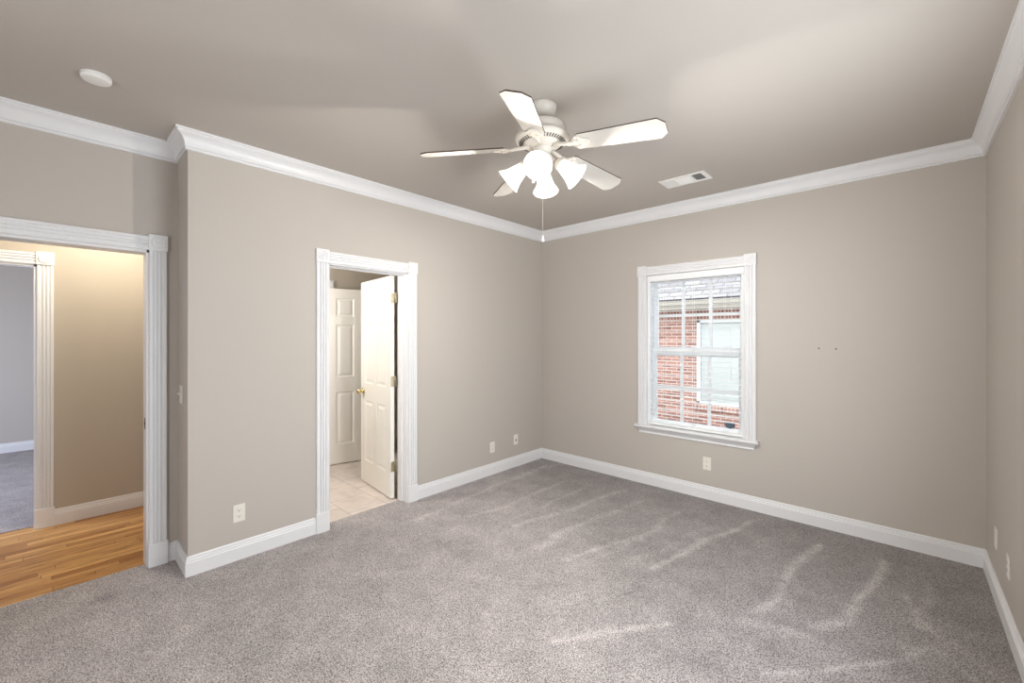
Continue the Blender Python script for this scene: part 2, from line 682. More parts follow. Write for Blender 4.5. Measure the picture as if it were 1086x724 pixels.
def _fl(u, v):  # point of the floor seen in the photograph at pixel u, v (only used to lay out the vacuum tracks)
    c, s = math.cos(0.7464), math.sin(0.7464)
    a, b = (u - 543) / 448.16, (356.68 - v) / 448.16
    dx, dy = -s + c * a, c + s * a
    t = -1.4798 / b
    return (round(3.2342 + dx * t, 3), round(-4.0276 + dy * t, 3))


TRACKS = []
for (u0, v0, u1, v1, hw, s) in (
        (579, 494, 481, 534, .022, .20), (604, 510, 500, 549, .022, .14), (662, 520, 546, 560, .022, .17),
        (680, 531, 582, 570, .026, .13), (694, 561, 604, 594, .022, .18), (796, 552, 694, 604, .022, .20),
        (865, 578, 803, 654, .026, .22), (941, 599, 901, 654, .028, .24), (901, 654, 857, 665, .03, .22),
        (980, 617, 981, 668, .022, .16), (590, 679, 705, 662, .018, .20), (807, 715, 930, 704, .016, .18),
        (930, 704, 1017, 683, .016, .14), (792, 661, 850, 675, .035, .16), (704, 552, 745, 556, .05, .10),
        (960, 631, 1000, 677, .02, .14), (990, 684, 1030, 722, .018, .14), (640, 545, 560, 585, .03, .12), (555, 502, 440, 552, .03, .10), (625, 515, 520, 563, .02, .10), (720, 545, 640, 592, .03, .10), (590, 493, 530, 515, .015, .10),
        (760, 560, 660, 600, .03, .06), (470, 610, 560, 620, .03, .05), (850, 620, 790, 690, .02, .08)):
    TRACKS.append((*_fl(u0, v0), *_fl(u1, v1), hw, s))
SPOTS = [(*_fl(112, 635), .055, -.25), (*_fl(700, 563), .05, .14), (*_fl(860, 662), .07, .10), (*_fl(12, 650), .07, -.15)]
structure(carpet(), 'greige speckled cut-pile carpet with vacuum tracks', 'carpet')

# ------------------------------------------------------------------ baseboards and crown
BASE = [(0, 0), (.016, 0), (.016, .086), (.012, .092), (.013, .100), (.008, .106), (.009, .114), (.005, .124), (0, .124)]
CROWN = [(0, -.110), (.012, -.110), (.0145, -.104), (.012, -.097), (.0105, -.095), (.018, -.093), (.0185, -.088)]
for k in range(1, 9):       # shallow cove
    t = k / 9
    a, b = .018 + .042 * t, -.086 + .064 * t
    bow = .0115 * math.sin(t * PI)
    CROWN.append((a - bow * .8, b + bow * .6))
CROWN += [(.060, -.021), (.0615, -.014), (.0705, -.012), (.071, 0), (0, 0)]


def base(name, path, left, label):
    structure(MB().sweep(BASE, path, left).build(name, M['trim']), label, 'baseboard')


PW = 0.105  # plinth width
base('baseboard_back', [(0, 0), (W, 0)], False, 'white baseboard along the back wall')
base('baseboard_left', [(0, DY1 + PW - .012), (0, 0)], False, 'white baseboard on the left wall beyond the bathroom door')
base('baseboard_corner', [(AL, OY1 + PW - .012), (AL, LC), (0, LC), (0, DY0 - PW + .012)], False,
     'white baseboard wrapping the outside corner between hall opening and bathroom door')
base('baseboard_right', [(W, 0), (W, REAR)], False, 'white baseboard along the right wall')
structure(MB().sweep(CROWN, [(AL, REAR), (AL, LC), (0, LC), (0, 0), (W, 0), (W, REAR)], False, H).build('trim_1', M['trim']),
          'white crown moulding around the ceiling', 'crown moulding')

# ------------------------------------------------------------------ fluted casings with rosette blocks and plinths
CW = 0.088


def casing_profile():
    p = [(0, 0), (0, .016), (.004, .019), (.012, .019)]
    for k in range(3):
        c = .024 + k * .020
        p += [(c - .0075, .019), (c - .0055, .0105), (c, .0080), (c + .0055, .0105), (c + .0075, .019)]
    p += [(CW - .012, .019), (CW - .004, .019), (CW, .016), (CW, 0)]
    return p


def casing_set(root, plane_axis, plane, sign, a0, a1, z_top, plinth=True, sides=(0, 1), bottom=0.0, ext=None):
    """casing on the wall plane (x or y constant), round an opening a0..a1; sign = direction into the room"""
    def P(a, z, d):
        return (plane + sign * d, a, z) if plane_axis == 'x' else (a, plane + sign * d, z)
    ua = Vector(P(1, 0, 0)) - Vector(P(0, 0, 0))
    ud = Vector(P(0, 0, 1)) - Vector(P(0, 0, 0))
    prof = casing_profile()

    def bx(mb, p0, p1, z0, z1, d, c=.002):
        q0, q1 = P(p0, z0, -.001), P(p1, z1, d)
        mb.cbox(min(q0[0], q1[0]), max(q0[0], q1[0]), min(q0[1], q1[1]), max(q0[1], q1[1]), z0, z1, c)
    for s in sides:
        lo = a0 - CW if s == 0 else a1
        zb = bottom + (.148 if plinth else 0)
        MB().extrude(prof, P(lo, zb, 0), ua, ud, (0, 0, 1), z_top - zb).build('side_casing', M['trim'], root)
        mb = MB()
        bx(mb, lo - .004, lo + CW + .004, z_top, z_top + CW + .012, .026)
        cz, ca = z_top + (CW + .012) / 2, lo + CW / 2
        R = .037
        mb.lathe([(R, .0), (R, .005), (R - .004, .007), (R - .008, .001), (R - .013, .0002), (R - .017, .006), (R - .021, .0065),
                  (R - .024, .001), (R - .028, .0002), (.006, .006), (0, .007)], P(ca, cz, .0262), ud, 28)
        mb.build('rosette_block', M['trim'], root)
        if plinth:
            mb = MB()
            bx(mb, lo - .006, lo + CW + .006, bottom, bottom + .15, .026, .003)
            mb.build('plinth_block', M['trim'], root)
    h0, h1 = a0 - (.0 if 0 in sides else -.0), a1
    if ext is not None:
        h0 = ext
    MB().extrude(prof, P(h0, z_top, 0), (0, 0, 1), ud, ua, h1 - h0).build('head_casing', M['trim'], root)


# --- hall opening in the alcove wall
tr = empty('trim_2', (AL, (OY0 + OY1) / 2, 0))
structure(tr, 'white fluted casing with rosette blocks round the hall opening', 'door casing')
inv = Matrix.Translation(-tr.location)


def localise(root):
    """children were built in world coordinates: keep them there under a moved root"""
    for ch in root.children:
        ch.matrix_parent_inverse = root.matrix_basis.inverted()
        localise_children = list(ch.children)
        for g in localise_children:
            g.matrix_parent_inverse = Matrix.Identity(4)


casing_set(tr, 'x', AL, 1, OY0, OY1, OZ - .002, True, (1,), ext=OY0)
jb = MB()
jb.box(AL - WT, AL, OY1 - .012, OY1, 0, OZ)
jb.box(AL - WT, AL, OY0, OY1, OZ - .018, OZ)
jb.build('jamb', M['trim'], tr)
st = MB()
st.cbox(AL - .080, AL - .050, OY1 - .0140, OY1 - .0115, .880, .950, .001)
st.lathe([(.012, 0), (.011, .002), (.007, .0005), (0, .0003)], (AL - .065, OY1 - .0140, .915), (0, -1, 0), 16)
so = st.build('latch_plate', M['dark_metal'], tr)
so['label'] = 'small dark latch plate on the jamb'
localise(tr)

# ------------------------------------------------------------------ six-panel doors
DW, DH, DT = 0.700, 2.022, 0.035


def door_leaf_mesh(w=DW, h=DH, t=DT):
    """leaf along +x from the hinge edge at 0, thickness along y, six raised panels on both faces"""
    sx = [0, .105, .105 + (w - .30) / 2, w - .105 - (w - .30) / 2, w - .105, w]
    sz = [0, .222, .826, 1.000, 1.606, 1.700, 1.912, h]
    mb = MB()
    for side in (0, 1):
        def V(x, z, d):
            return (x, d if side == 0 else t - d, z)
        for i in range(5):
            for j in range(7):
                x0, x1, z0, z1 = sx[i], sx[i + 1], sz[j], sz[j + 1]
                if i in (1, 3) and j in (1, 3, 5):
                    rings = []
                    for (ins, dep) in ((0, 0), (.010, .008), (.020, .008), (.042, .001)):
                        rings.append([V(x0 + ins, z0 + ins, dep), V(x1 - ins, z0 + ins, dep), V(x1 - ins, z1 - ins, dep), V(x0 + ins, z1 - ins, dep)])
                    vs = [q for r in rings for q in r]
                    fs = []
                    for k in range(3):
                        for e in range(4):
                            fs.append([k * 4 + e, k * 4 + (e + 1) % 4, k * 4 + 4 + (e + 1) % 4, k * 4 + 4 + e])
                    fs.append([12, 13, 14, 15])
                    mb.add(vs, fs)
                else:
                    mb.add([V(x0, z0, 0), V(x1, z0, 0), V(x1, z1, 0), V(x0, z1, 0)], [[0, 1, 2, 3]])
    for (a, b) in (((0, 0), (0, h)), ((w, 0), (w, h))):
        mb.add([(a[0], 0, 0), (a[0], t, 0), (a[0], t, h), (a[0], 0, h)], [[0, 1, 2, 3]])
    for z in (0, h):
        mb.add([(0, 0, z), (w, 0, z), (w, t, z), (0, t, z)], [[0, 1, 2, 3]])
    return mb


def knob_mesh(y, sgn, w=DW):
    return MB().lathe([(0, 0), (.031, 0), (.031, .004), (.026, .008), (.012, .010), (.010, .026), (.016, .032), (.025, .040),
                       (.028, .050), (.025, .060), (.014, .066), (0, .068)], (w - .065, y, .915), (0, sgn, 0), 24)


def hinge_on(leaf, z, y_face, mat):
    """butt hinge: leaf plate on the door's hinge edge and the knuckle"""
    h = MB()
    h.cbox(-.0025, .0, .003, .034, z - .045, z + .045, .0008)
    h.cbox(-.022, -.001, DT + .000, DT + .0025, z - .045, z + .045, .0008)
    h.lathe([(0, -.048), (.0065, -.048), (.0065, .048), (.004, .052), (0, .053)], (-.006, DT + .005, z), (0, 0, 1), 12)
    return h.build('hinge', mat, leaf)


# door_1: bathroom doorway in the left wall
d1 = empty('door_1', (0, (DY0 + DY1) / 2, 0))
structure(d1, 'white six-panel bathroom door standing open in its fluted casing', 'door')
casing_set(d1, 'x', 0, 1, DY0, DY1, DZ - .004)
jb = MB()
jb.box(-WT - .004, .0, DY0, DY0 + .014, 0, DZ).box(-WT - .004, .0, DY1 - .012, DY1, 0, DZ).box(-WT - .004, .0, DY0, DY1, DZ - .012, DZ)
jb.cbox(-.100, -.062, DY0 + .012, DY0 + .024, 0, DZ - .012, .002)
jb.cbox(-.100, -.062, DY1 - .022, DY1 - .010, 0, DZ - .012, .002)
jb.cbox(-.100, -.062, DY0 + .014, DY1 - .012, DZ - .023, DZ - .010, .002)
jb.build('jamb', M['trim'], d1)
sl = MB()
sl.box(-.160, -.141, DY0 - CW, DY0, 0, DZ + CW).box(-.160, -.141, DY1, DY1 + CW, 0, DZ + CW).box(-.160, -.141, DY0, DY1, DZ, DZ + CW)
sl.build('inner_casing', M['trim'], d1)
localise(d1)


lf = door_leaf_mesh().build('door_leaf', M['door'], d1)

a_open = math.atan2(.077, -.682)
# in the leaf's own axes +x runs from hinge to latch; y = thickness. Place the near face corner at (-.177,-1.961)
near = Vector((-.177, -1.961, .010))
R = Matrix.Rotation(a_open, 4, 'Z')
# thickness must run towards +y in the room: local +y after the rotation points to -y, so shift by the thickness
world1 = Matrix.Translation(near) @ R @ Matrix.Translation((0, -DT, 0))
lf.matrix_parent_inverse = d1.matrix_basis.inverted()
lf.matrix_basis = world1
for y, s in ((0, -1), (DT, 1)):
    o = knob_mesh(y, s).build('door_knob', M['brass'], lf)
    o['label'] = 'round polished brass knob'
for z in (.285, 1.06, 1.82):
    h = MB()
    h.cbox(-.003, .0, .003, DT - .003, z - .046, z + .046, .0008)
    h.lathe([(0, -.048), (.007, -.048), (.007, .048), (.004, .052), (0, .053)], (-.006, -.004, z), (0, 0, 1), 12)
    h.cbox(-.030, -.006, -.0065, -.0040, z - .046, z + .046, .0008)
    o = h.build('hinge', M['hinge'], lf)
    o['label'] = 'dull brass butt hinge'

# door_2: door inside the bathroom, folded back against the wall beside its own doorway
BXW = -1.66
d2 = empty('door_2', (BXW, -1.93, 0))
structure(d2, 'white six-panel door folded back against the bathroom wall', 'door')
ang = math.atan2(.367, .072)
lf2 = door_leaf_mesh().build('door_leaf', M['door'], d2)
lf2.matrix_parent_inverse = d2.matrix_basis.inverted()
lf2.matrix_basis = Matrix.Translation((-1.583, -1.93, .010)) @ Matrix.Rotation(ang, 4, 'Z') 
for z in (.30, 1.05, 1.78):
    h = MB()
    h.lathe([(0, -.045), (.0075, -.045), (.0075, .045), (.004, .049), (0, .05)], (-.002, -.004, z), (0, 0, 1), 12)
    h.cbox(-.0025, .0, .002, DT - .003, z - .045, z + .045, .0008)
    o = h.build('hinge', M['hinge'], lf2)
    o['label'] = 'dull brass butt hinge'
casing_set(d2, 'x', BXW, 1, -2.72, -1.912, 2.030, True, (1,), ext=-2.72)
for ch in d2.children:
    if ch is not lf2:
        ch.matrix_parent_inverse = d2.matrix_basis.inverted()

# ------------------------------------------------------------------ bathroom, hallway and far room shells
bw = MB()
bw.box(BXW - .12, BXW, -3.36, -2.72, 0, H).box(BXW - .12, BXW, -1.912, 0.16, 0, H).box(BXW - .12, BXW, -2.72, -1.912, 2.03, H)
bw.box(BXW - .9, BXW - .8, -3.36, 0.16, 0, H)
bw.box(BXW - .8, -WT, 0.02, 0.16, 0, H)
bw.box(BXW - .8, AL - WT, -3.36, -3.26, 0, H)
structure(bw.build('wall_bathroom', M['hall_wall']), 'tan bathroom walls seen through the open door', 'wall')
structure(MB().box(BXW - .9, -.085, -3.36, 0.02, -.05, 0).build('floor_bathroom', M['tile']), 'beige stone-look bathroom floor tiles', 'tile floor')
structure(MB().box(BXW - .9, AL - WT, -3.36, 0.16, H, H + .1).box(AL - WT, -WT, LC, .16, H, H + .1).build('ceiling_bathroom', M['ceiling']), 'bathroom ceiling', 'ceiling')

HX = -1.66
FY1 = -4.123      # right side of the far doorway
hw = MB()
hw.box(HX - .12, HX, FY1, -3.36, 0, H).box(HX - .12, HX, -5.75, -5.00, 0, H).box(HX - .12, HX, -5.00, FY1, 2.035, H)
hw.box(HX - .12, AL - WT, -5.75, -5.65, 0, H)
structure(hw.build('wall_hallway', M['hall_wall']), 'tan hallway wall with a second doorway', 'wall')
structure(MB().box(HX - .095, AL - .055, -5.65, -3.36, -.05, 0).build('floor_hallway', M['wood']), 'honey oak strip floor of the hallway', 'wood floor')
structure(MB().box(HX - .12, AL - WT, -5.75, -3.36, H, H + .1).build('ceiling_hallway', M['ceiling']), 'hallway ceiling', 'ceiling')
base('baseboard_hallway', [(HX, FY1 + .088), (HX, -3.36)], False, 'white baseboard along the hallway wall')
t3 = empty('trim_3', (HX, (FY1 - 5.0) / 2, 0))
structure(t3, 'white fluted casing round the far doorway across the hall', 'door casing')
casing_set(t3, 'x', HX, 1, -5.0, FY1, 2.033, True, (1,), ext=-5.0)
MB().box(HX - .12, HX, FY1 - .016, FY1, 0, 2.035).box(HX - .12, HX, -5.0, FY1, 2.019, 2.035).build('jamb', M['trim'], t3)
localise(t3)

FX = -5.13
fw = MB()
fw.box(FX - .1, FX, -6.5, -2.9, 0, H).box(FX, HX - .12, -3.0, -2.9, 0, H)
fw.box(HX - .12, HX, -6.5, -5.75, 0, H)
fw.box(FX, -3.9, -6.5, -6.4, 0, H).box(-2.1, HX - .12, -6.5, -6.4, 0, H).box(-3.9, -2.1, -6.5, -6.4, 0, .7).box(-3.9, -2.1, -6.5, -6.4, 2.5, H)
structure(fw.build('wall_far_room', M['wall']), 'grey-tan wall of the room across the hall', 'wall')
structure(MB().box(FX, HX - .075, -6.4, -3.0, -.05, .004).build('floor_far_room', M['carpet_far']), 'grey carpet of the room across the hall', 'carpet')
structure(MB().box(FX, HX - .12, -6.5, -2.9, H, H + .1).build('ceiling_far_room', M['ceiling']), 'ceiling of the room across the hall', 'ceiling')
base('baseboard_far_room', [(FX, -6.4), (FX, -3.0)], False, 'white baseboard in the room across the hall')

# ------------------------------------------------------------------ window
wn = empty('window_1', ((WX0 + WX1) / 2, 0, WZ0))
structure(wn, 'white double-hung window with gridded sashes in the back wall', 'window')


def part(mb, name, mat, root, label=None):
    o = mb.build(name, mat, root)
    o.matrix_parent_inverse = root.matrix_basis.inverted()
    if label:
        o['label'] = label
    return o


casing_set(wn, 'y', 0, -1, WX0, WX1, WZ1, False, (0, 1), bottom=WZ0)
for ch in wn.children:
    ch.matrix_parent_inverse = wn.matrix_basis.inverted()
# stool and apron
s = MB()
SP = [(.0, 0), (-.052, 0), (-.060, .006), (-.062, .013), (-.060, .020), (-.052, .026), (.075, .026), (.075, 0)]
s.extrude([(a, b) for a, b in SP], (WX0 - CW - .022, 0, WZ0 - .026), (0, 1, 0), (0, 0, 1), (1, 0, 0), WX1 - WX0 + 2 * CW + .044)
part(s, 'window_stool', M['trim'], wn)
ap = MB()
x0, x1 = WX0 - CW, WX1 + CW
prof = [(0, -.058), (.012, -.058), (.014, -.050), (.010, -.044), (.018, -.030), (.032, -.014), (.040, -.004), (.042, 0), (0, 0)]
n = len(prof)
zt = WZ0 - .026
vs = [(x0 - d * .6 + .02, -d, zt + z) for d, z in prof] + [(x1 + d * .6 - .02, -d, zt + z) for d, z in prof]
ap.add(vs, [[i, (i + 1) % n, n + (i + 1) % n, n + i] for i in range(n)] + [list(range(n)), list(range(n, 2 * n))])
part(ap, 'apron', M['trim'], wn)
# vinyl frame
FO = .028
fr = MB()
fr.box(WX0, WX0 + FO, .012, .15, WZ0, WZ1).box(WX1 - FO, WX1, .012, .15, WZ0, WZ1)
fr.box(WX0 + FO, WX1 - FO, .012, .15, WZ1 - FO, WZ1).box(WX0 + FO, WX1 - FO, .060, .15, WZ0, WZ0 + .03)
part(fr, 'window_frame', M['vinyl'], wn)
ix0, ix1 = WX0 + FO, WX1 - FO
ZM = 1.335   # meeting rail


def sash(y0, y1, z0, z1, rb, rt, name):
    b = MB()
    SW = .038
    b.cbox(ix0 + .001, ix0 + SW, y0, y1, z0, z1, .003).cbox(ix1 - SW, ix1 - .001, y0, y1, z0, z1, .003)
    b.cbox(ix0 + SW - .001, ix1 - SW + .001, y0 + .001, y1 - .001, z0 + .001, z0 + rb, .003).cbox(ix0 + SW - .001, ix1 - SW + .001, y0 + .001, y1 - .001, z1 - rt, z1 - .001, .003)
    o = part(b, 'sash', M['vinyl'], wn)
    gx0, gx1, gz0, gz1 = ix0 + SW, ix1 - SW, z0 + rb, z1 - rt
    ym = (y0 + y1) / 2
    g = MB()
    for k in (1, 2):
        xm = gx0 + (gx1 - gx0) * k / 3
        g.cbox(xm - .015, xm + .015, ym - .012, ym + .008, gz0, gz1, .003)
    zm = (gz0 + gz1) / 2
    g.cbox(gx0, gx1, ym - .011, ym + .007, zm - .015, zm + .015, .003)
    q = g.build('muntin', M['vinyl'], o)
    p = MB().box(gx0 - .004, gx1 + .004, ym - .001, ym + .001, gz0 - .004, gz1 + .004).build('pane', M['glass'], o)
    return o


sash(.108, .140, ZM - .045, WZ1 - FO, .060, .036, 'upper')
lo = sash(.072, .104, WZ0 + .018, ZM + .042, .034, .075, 'lower')
lk = MB()
lk.cbox(1.76, 1.81, .074, .100, ZM + .041, ZM + .053, .003)
o = lk.build('sash_lock', M['vinyl'], lo)

# ------------------------------------------------------------------ blind
bl = empty('window_blind', ((WX0 + WX1) / 2, .035, WZ0))
tag(bl, 'white horizontal slat blind lowered over the window with slats open', 'window blind')
bx0, bx1 = WX0 + .008, WX1 - .008
v = MB()
v.cbox(bx0 - .004, bx1 + .004, -.004, .010, 2.022, WZ1 - .003, .004)
v.cbox(bx0, bx1, .010, .058, 2.040, WZ1 - .004, .002)
part(v, 'valance', M['slat'], bl)
sm = MB()
zz = 2.008
while zz > .705:
    prof = [(.006, 0), (.020, .0016), (.032, .0022), (.044, .0016), (.058, 0), (.058, .0026), (.044, .0042), (.032, .0048), (.020, .0042), (.006, .0026)]
    sm.extrude(prof, (bx0 + .006, 0, zz), (0, 1, 0), (0, 0, 1), (1, 0, 0), bx1 - bx0 - .012)
    zz -= .0478
part(sm, 'slats', M['slat'], bl)
br = MB()
br.cbox(bx0 + .006, bx1 - .006, .006, .058, WZ0 + .006, WZ0 + .024, .004)
part(br, 'bottom_rail', M['slat'], bl)
for xx in (bx0 + .16, (bx0 + bx1) / 2, bx1 - .16):
    c = MB()
    for yy in (.0055, .0585):
        c.tube([(xx, yy, WZ0 + .02), (xx, yy, 2.05)], .0011, 6)
    part(c, 'ladder_cord', M['cord'], bl)
c = MB()
c.tube([(bx1 - .10, .002, 2.02), (bx1 - .101, -.001, 1.6), (bx1 - .10, .002, 1.12)], .0016, 6)
c.lathe([(0, 0), (.005, .004), (.006, .02), (.003, .035), (0, .036)], (bx1 - .10, .002, 1.09), (0, 0, 1), 12)
part(c, 'pull_cord', M['cord'], bl)

# decal on the lower sash glass
dc = MB()
dc.lathe([(0, -.003), (.020, -.0045), (.038, -.003), (.044, 0), (.040, .001), (0, .001)], (0, 0, 0), (0, 1, 0), 32)
dc.xform(Matrix.Translation((2.094, .0845, .684)) @ Matrix.Diagonal((1, 1, .72, 1)))
tag(dc.build('window_decal', M['decal']), 'small oval slate-blue decal at the lower right of the window glass', 'decal')

# ------------------------------------------------------------------ ceiling fan
FXC, FYC, FZ = 1.785, -2.218, 2.453
fan = empty('ceiling_fan', (FXC, FYC, H))
tag(fan, 'white five-blade ceiling fan with four lit glass shades', 'ceiling fan')


def fpart(mb, name, mat, parent=None, label=None):
    """mesh given in fan coordinates (origin on the ceiling, z down negative)"""
    o = mb.build(name, mat, parent or fan)
    if label:
        o['label'] = label
    return o


def zf(z):
    return z - H


fpart(MB().lathe([(0, 0), (.078, 0), (.079, -.010), (.076, -.028), (.066, -.044), (.046, -.054), (.022, -.058), (0, -.058)], (0, 0, 0), (0, 0, 1), 40), 'canopy', M['fan_white'])
fpart(MB().lathe([(0, -.054), (.013, -.054), (.013, -.12), (0, -.12)], (0, 0, 0), (0, 0, 1), 20), 'downrod', M['fan_white'])
mh = MB().lathe([(0, zf(2.640)), (.03, zf(2.640)), (.060, zf(2.634)), (.118, zf(2.628)), (.130, zf(2.618)), (.132, zf(2.600)), (.132, zf(2.578)),
                 (.136, zf(2.572)), (.146, zf(2.568)), (.148, zf(2.558)), (.144, zf(2.548)), (.132, zf(2.540)), (.100, zf(2.528)), (.094, zf(2.520)),
                 (.070, zf(2.516)), (.058, zf(2.508)), (0, zf(2.506))], (0, 0, 0), (0, 0, 1), 56)
motor = fpart(mh, 'motor_housing', M['fan_white'])
vsl = MB()
for k in range(48):
    a = 2 * PI * k / 48
    b = MB().box(.104, .128, -.0026, .0026, -.0015, .0010)
    # follow the sloping underside
    b.xform(Matrix.Rotation(a, 4, 'Z') @ Matrix.Translation((.116, 0, zf(2.5325))) @ Matrix.Rotation(-.36, 4, 'Y') @ Matrix.Translation((-.116, 0, 0)))
    vsl.add(b.v, b.f)
o = vsl.build('vent_slots', M['slot'], motor)
o['label'] = 'ring of small dark vent slots'

PITCH = 0.26


def blade_mesh():
    pts = [(.215, -.050), (.225, -.056), (.625, -.069), (.658, -.034), (.658, .034), (.625, .069), (.225, .056), (.215, .050)]
    n = len(pts)
    t = .0032
    mb = MB()
    lo_ = [(x, y, -t) for x, y in pts]
    hi = [(x, y, t) for x, y in pts]
    mb.add(lo_, [list(range(n))[::-1]], 0)
    mb.add(hi, [list(range(n))], 1)
    mb.add(lo_ + hi, [[i, (i + 1) % n, n + (i + 1) % n, n + i] for i in range(n)], 1)
    return mb


def iron_mesh():
    """ornate flat bracket under the blade root with an arm up to the motor"""
    out = []
    prof = [(.150, .012), (.180, .014), (.195, .030), (.206, .047), (.222, .050), (.236, .040), (.246, .028), (.262, .024), (.276, .014), (.282, 0)]
    out = prof + [(x, -y) for x, y in prof[::-1][1:]]
    n = len(out)
    mb = MB()
    z0, z1 = -.0095, -.0036
    lo_ = [(x, y, z0) for x, y in out]
    hi = [(x, y, z1) for x, y in out]
    mb.add(lo_ + hi, [list(range(n))[::-1], list(range(n, 2 * n))] + [[i, (i + 1) % n, n + (i + 1) % n, n + i] for i in range(n)])
    for (sx, sy) in ((.222, .032), (.222, -.032), (.262, 0)):
        mb.lathe([(0, -.0035), (.004, -.003), (.006, 0)], (sx, sy, z0), (0, 0, 1), 10)
    for sy in (1, -1):
        mb.tube([(.185, sy * .012, z0 - .001), (.205, sy * .026, z0 - .003), (.224, sy * .018, z0 - .003), (.214, sy * .008, z0 - .002)], .003, 6)
    return mb


bl_me = blade_mesh()
blade0 = None
for k in range(5):
    ang = 6.469 - k * 2 * PI / 5
    mat = Matrix.Translation((0, 0, zf(2.5155))) @ Matrix.Rotation(ang, 4, 'Z')
    tilt = Matrix.Rotation(.0955, 4, 'Y') @ Matrix.Rotation(-PITCH, 4, 'X')    # the old blades sag a little
    if blade0 is None:
        b = fpart(blade_mesh(), 'blade', [M['blade_white'], M['blade_edge']])
        i = iron_mesh().build('blade_iron', M['fan_white'], b)
        blade0 = b
        arm_me = None
    else:
        b = blade0.copy()
        COL.objects.link(b)
        b.parent = fan
        i = i0.copy()
        COL.objects.link(i)
        i.parent = b
    b.matrix_basis = mat @ tilt
    i0 = i
    if k == 0:
        arm = MB().tube([(.070, 0, zf(2.512)), (.105, 0, zf(2.508)), (.140, 0, zf(2.501)), (.178, 0, zf(2.497) - .006)], [.012, .011, .010, .009], 10)
        am = arm.build('blade_arm', M['fan_white'], fan)
    else:
        am = am.copy()
        COL.objects.link(am)
    am.matrix_basis = Matrix.Rotation(ang, 4, 'Z')

# light kit
hub = fpart(MB().lathe([(0, zf(2.512)), (.052, zf(2.512)), (.054, zf(2.498)), (.046, zf(2.486)), (.046, zf(2.470)), (.058, zf(2.458)), (.062, zf(2.440)),
                        (.058, zf(2.420)), (.044, zf(2.402)), (.022, zf(2.392)), (.010, zf(2.384)), (.008, zf(2.376)), (0, zf(2.374))],
                       (0, 0, 0), (0, 0, 1), 36), 'light_hub', M['fan_white'])
TILT = math.radians(40)
A0 = math.atan2(-1.81, 1.449) - math.radians(6.6)
for k in range(4):
    a = A0 + k * PI / 2
    d = Vector((math.cos(a), math.sin(a), 0))
    ax = d * math.cos(TILT) + Vector((0, 0, -1)) * math.sin(TILT)
    mouth = d * .190 + Vector((0, 0, zf(2.338)))
    neck = mouth - ax * .122
    arm = MB().tube([d * .045 + Vector((0, 0, zf(2.435))), d * .066 + Vector((0, 0, zf(2.446))), neck - ax * .030, neck - ax * .004], [.008, .008, .009, .010], 10)
    la = fpart(arm, 'lamp_arm', M['fan_white'])
    cup = MB().lathe([(0, -.026), (.014, -.026), (.026, -.016), (.034, -.004), (.035, .008), (.033, .010), (.030, 0), (0, -.004)], neck, ax, 28)
    cup.build('socket_cup', M['fan_white'], la)
    sh = MB().lathe([(.030, .000), (.031, .012), (.036, .028), (.042, .048), (.047, .068), (.053, .086), (.062, .104), (.072, .119), (.0735, .122),
                     (.0705, .1215), (.060, .105), (.051, .087), (.045, .068), (.040, .048), (.034, .028), (.029, .012), (.028, 0.0)], neck, ax, 36)
    so = sh.build('lamp_shade', M['shade'], la)
    so['label'] = 'bell-shaped white glass shade, lit'
    bu = MB().lathe([(0, .004), (.013, .006), (.014, .014), (.020, .024), (.024, .036), (.024, .046), (.018, .056), (.008, .060), (0, .061)], neck, ax, 20)
    bo = bu.build('light_bulb', M['bulb'], la)
    g = neck + ax * .088
    point_light('fan_lamp_light', (FXC + g.x, FYC + g.y, H + g.z), .024, 38, (1.0, 0.95, 0.88))
# pull chains with pendants
pc = MB().tube([(.004, 0, zf(2.376)), (.004, 0, zf(2.035))], .0011, 6)
p1 = fpart(pc, 'pull_chain', M['chain'])
MB().lathe([(0, .036), (.003, .034), (.0045, .024), (.0085, .010), (.009, .002), (.007, -.002), (0, -.003)], (.004, 0, zf(2.000)), (0, 0, 1), 16).build('chain_pull', M['white_plastic'], p1)
rx = Vector((math.cos(.7464), math.sin(.7464), 0))
q = -rx * .050 + Vector((.012, -.012, 0))
pc2 = MB().tube([(q.x, q.y, zf(2.435)), (q.x, q.y, zf(2.345))], .0011, 6)
p2 = fpart(pc2, 'pull_chain', M['chain'])
MB().lathe([(0, .034), (.003, .032), (.0045, .024), (.0080, .010), (.0085, .002), (.006, -.002), (0, -.003)], (q.x, q.y, zf(2.315)), (0, 0, 1), 16).build('chain_pull', M['white_plastic'], p2)

# ------------------------------------------------------------------ ceiling vent
cv = empty('ceiling_vent', (1.950, -.592, H))
tag(cv, 'white three-section air register on the ceiling near the back wall', 'air vent')
VX, VY = .178, .100
f = MB()
f.cbox(-VX, VX, -VY, -VY + .026, -.008, 0, .002).cbox(-VX, VX, VY - .026, VY, -.008, 0, .002)
f.cbox(-VX, -VX + .030, -VY + .0255, VY - .0255, -.0079, 0, .002).cbox(VX - .034, VX, -VY + .0255, VY - .0255, -.0079, 0, .002)
for xx in (-.070, .062):
    f.cbox(xx - .006, xx + .006, -VY + .0255, VY - .0255, -.0078, 0, .002)
f.build('vent_frame', M['white_plastic'], cv)
b = MB().box(-VX + .02, VX - .02, -VY + .02, VY - .02, -.0012, -.0002)
o = b.build('duct_backing', M['grille'], cv)
lv = MB()
k = 0
x = -VX + .034
while x < -.078:      # left section: fins across, tipped towards the light
    lv.extrude([(.006, -.0012), (.0, -.0065), (-.001, -.0060), (.005, -.0010)], (x, -VY + .026, 0), (1, 0, 0), (0, 0, 1), (0, 1, 0), 2 * VY - .052)
    x += .0078
y = -VY + .028
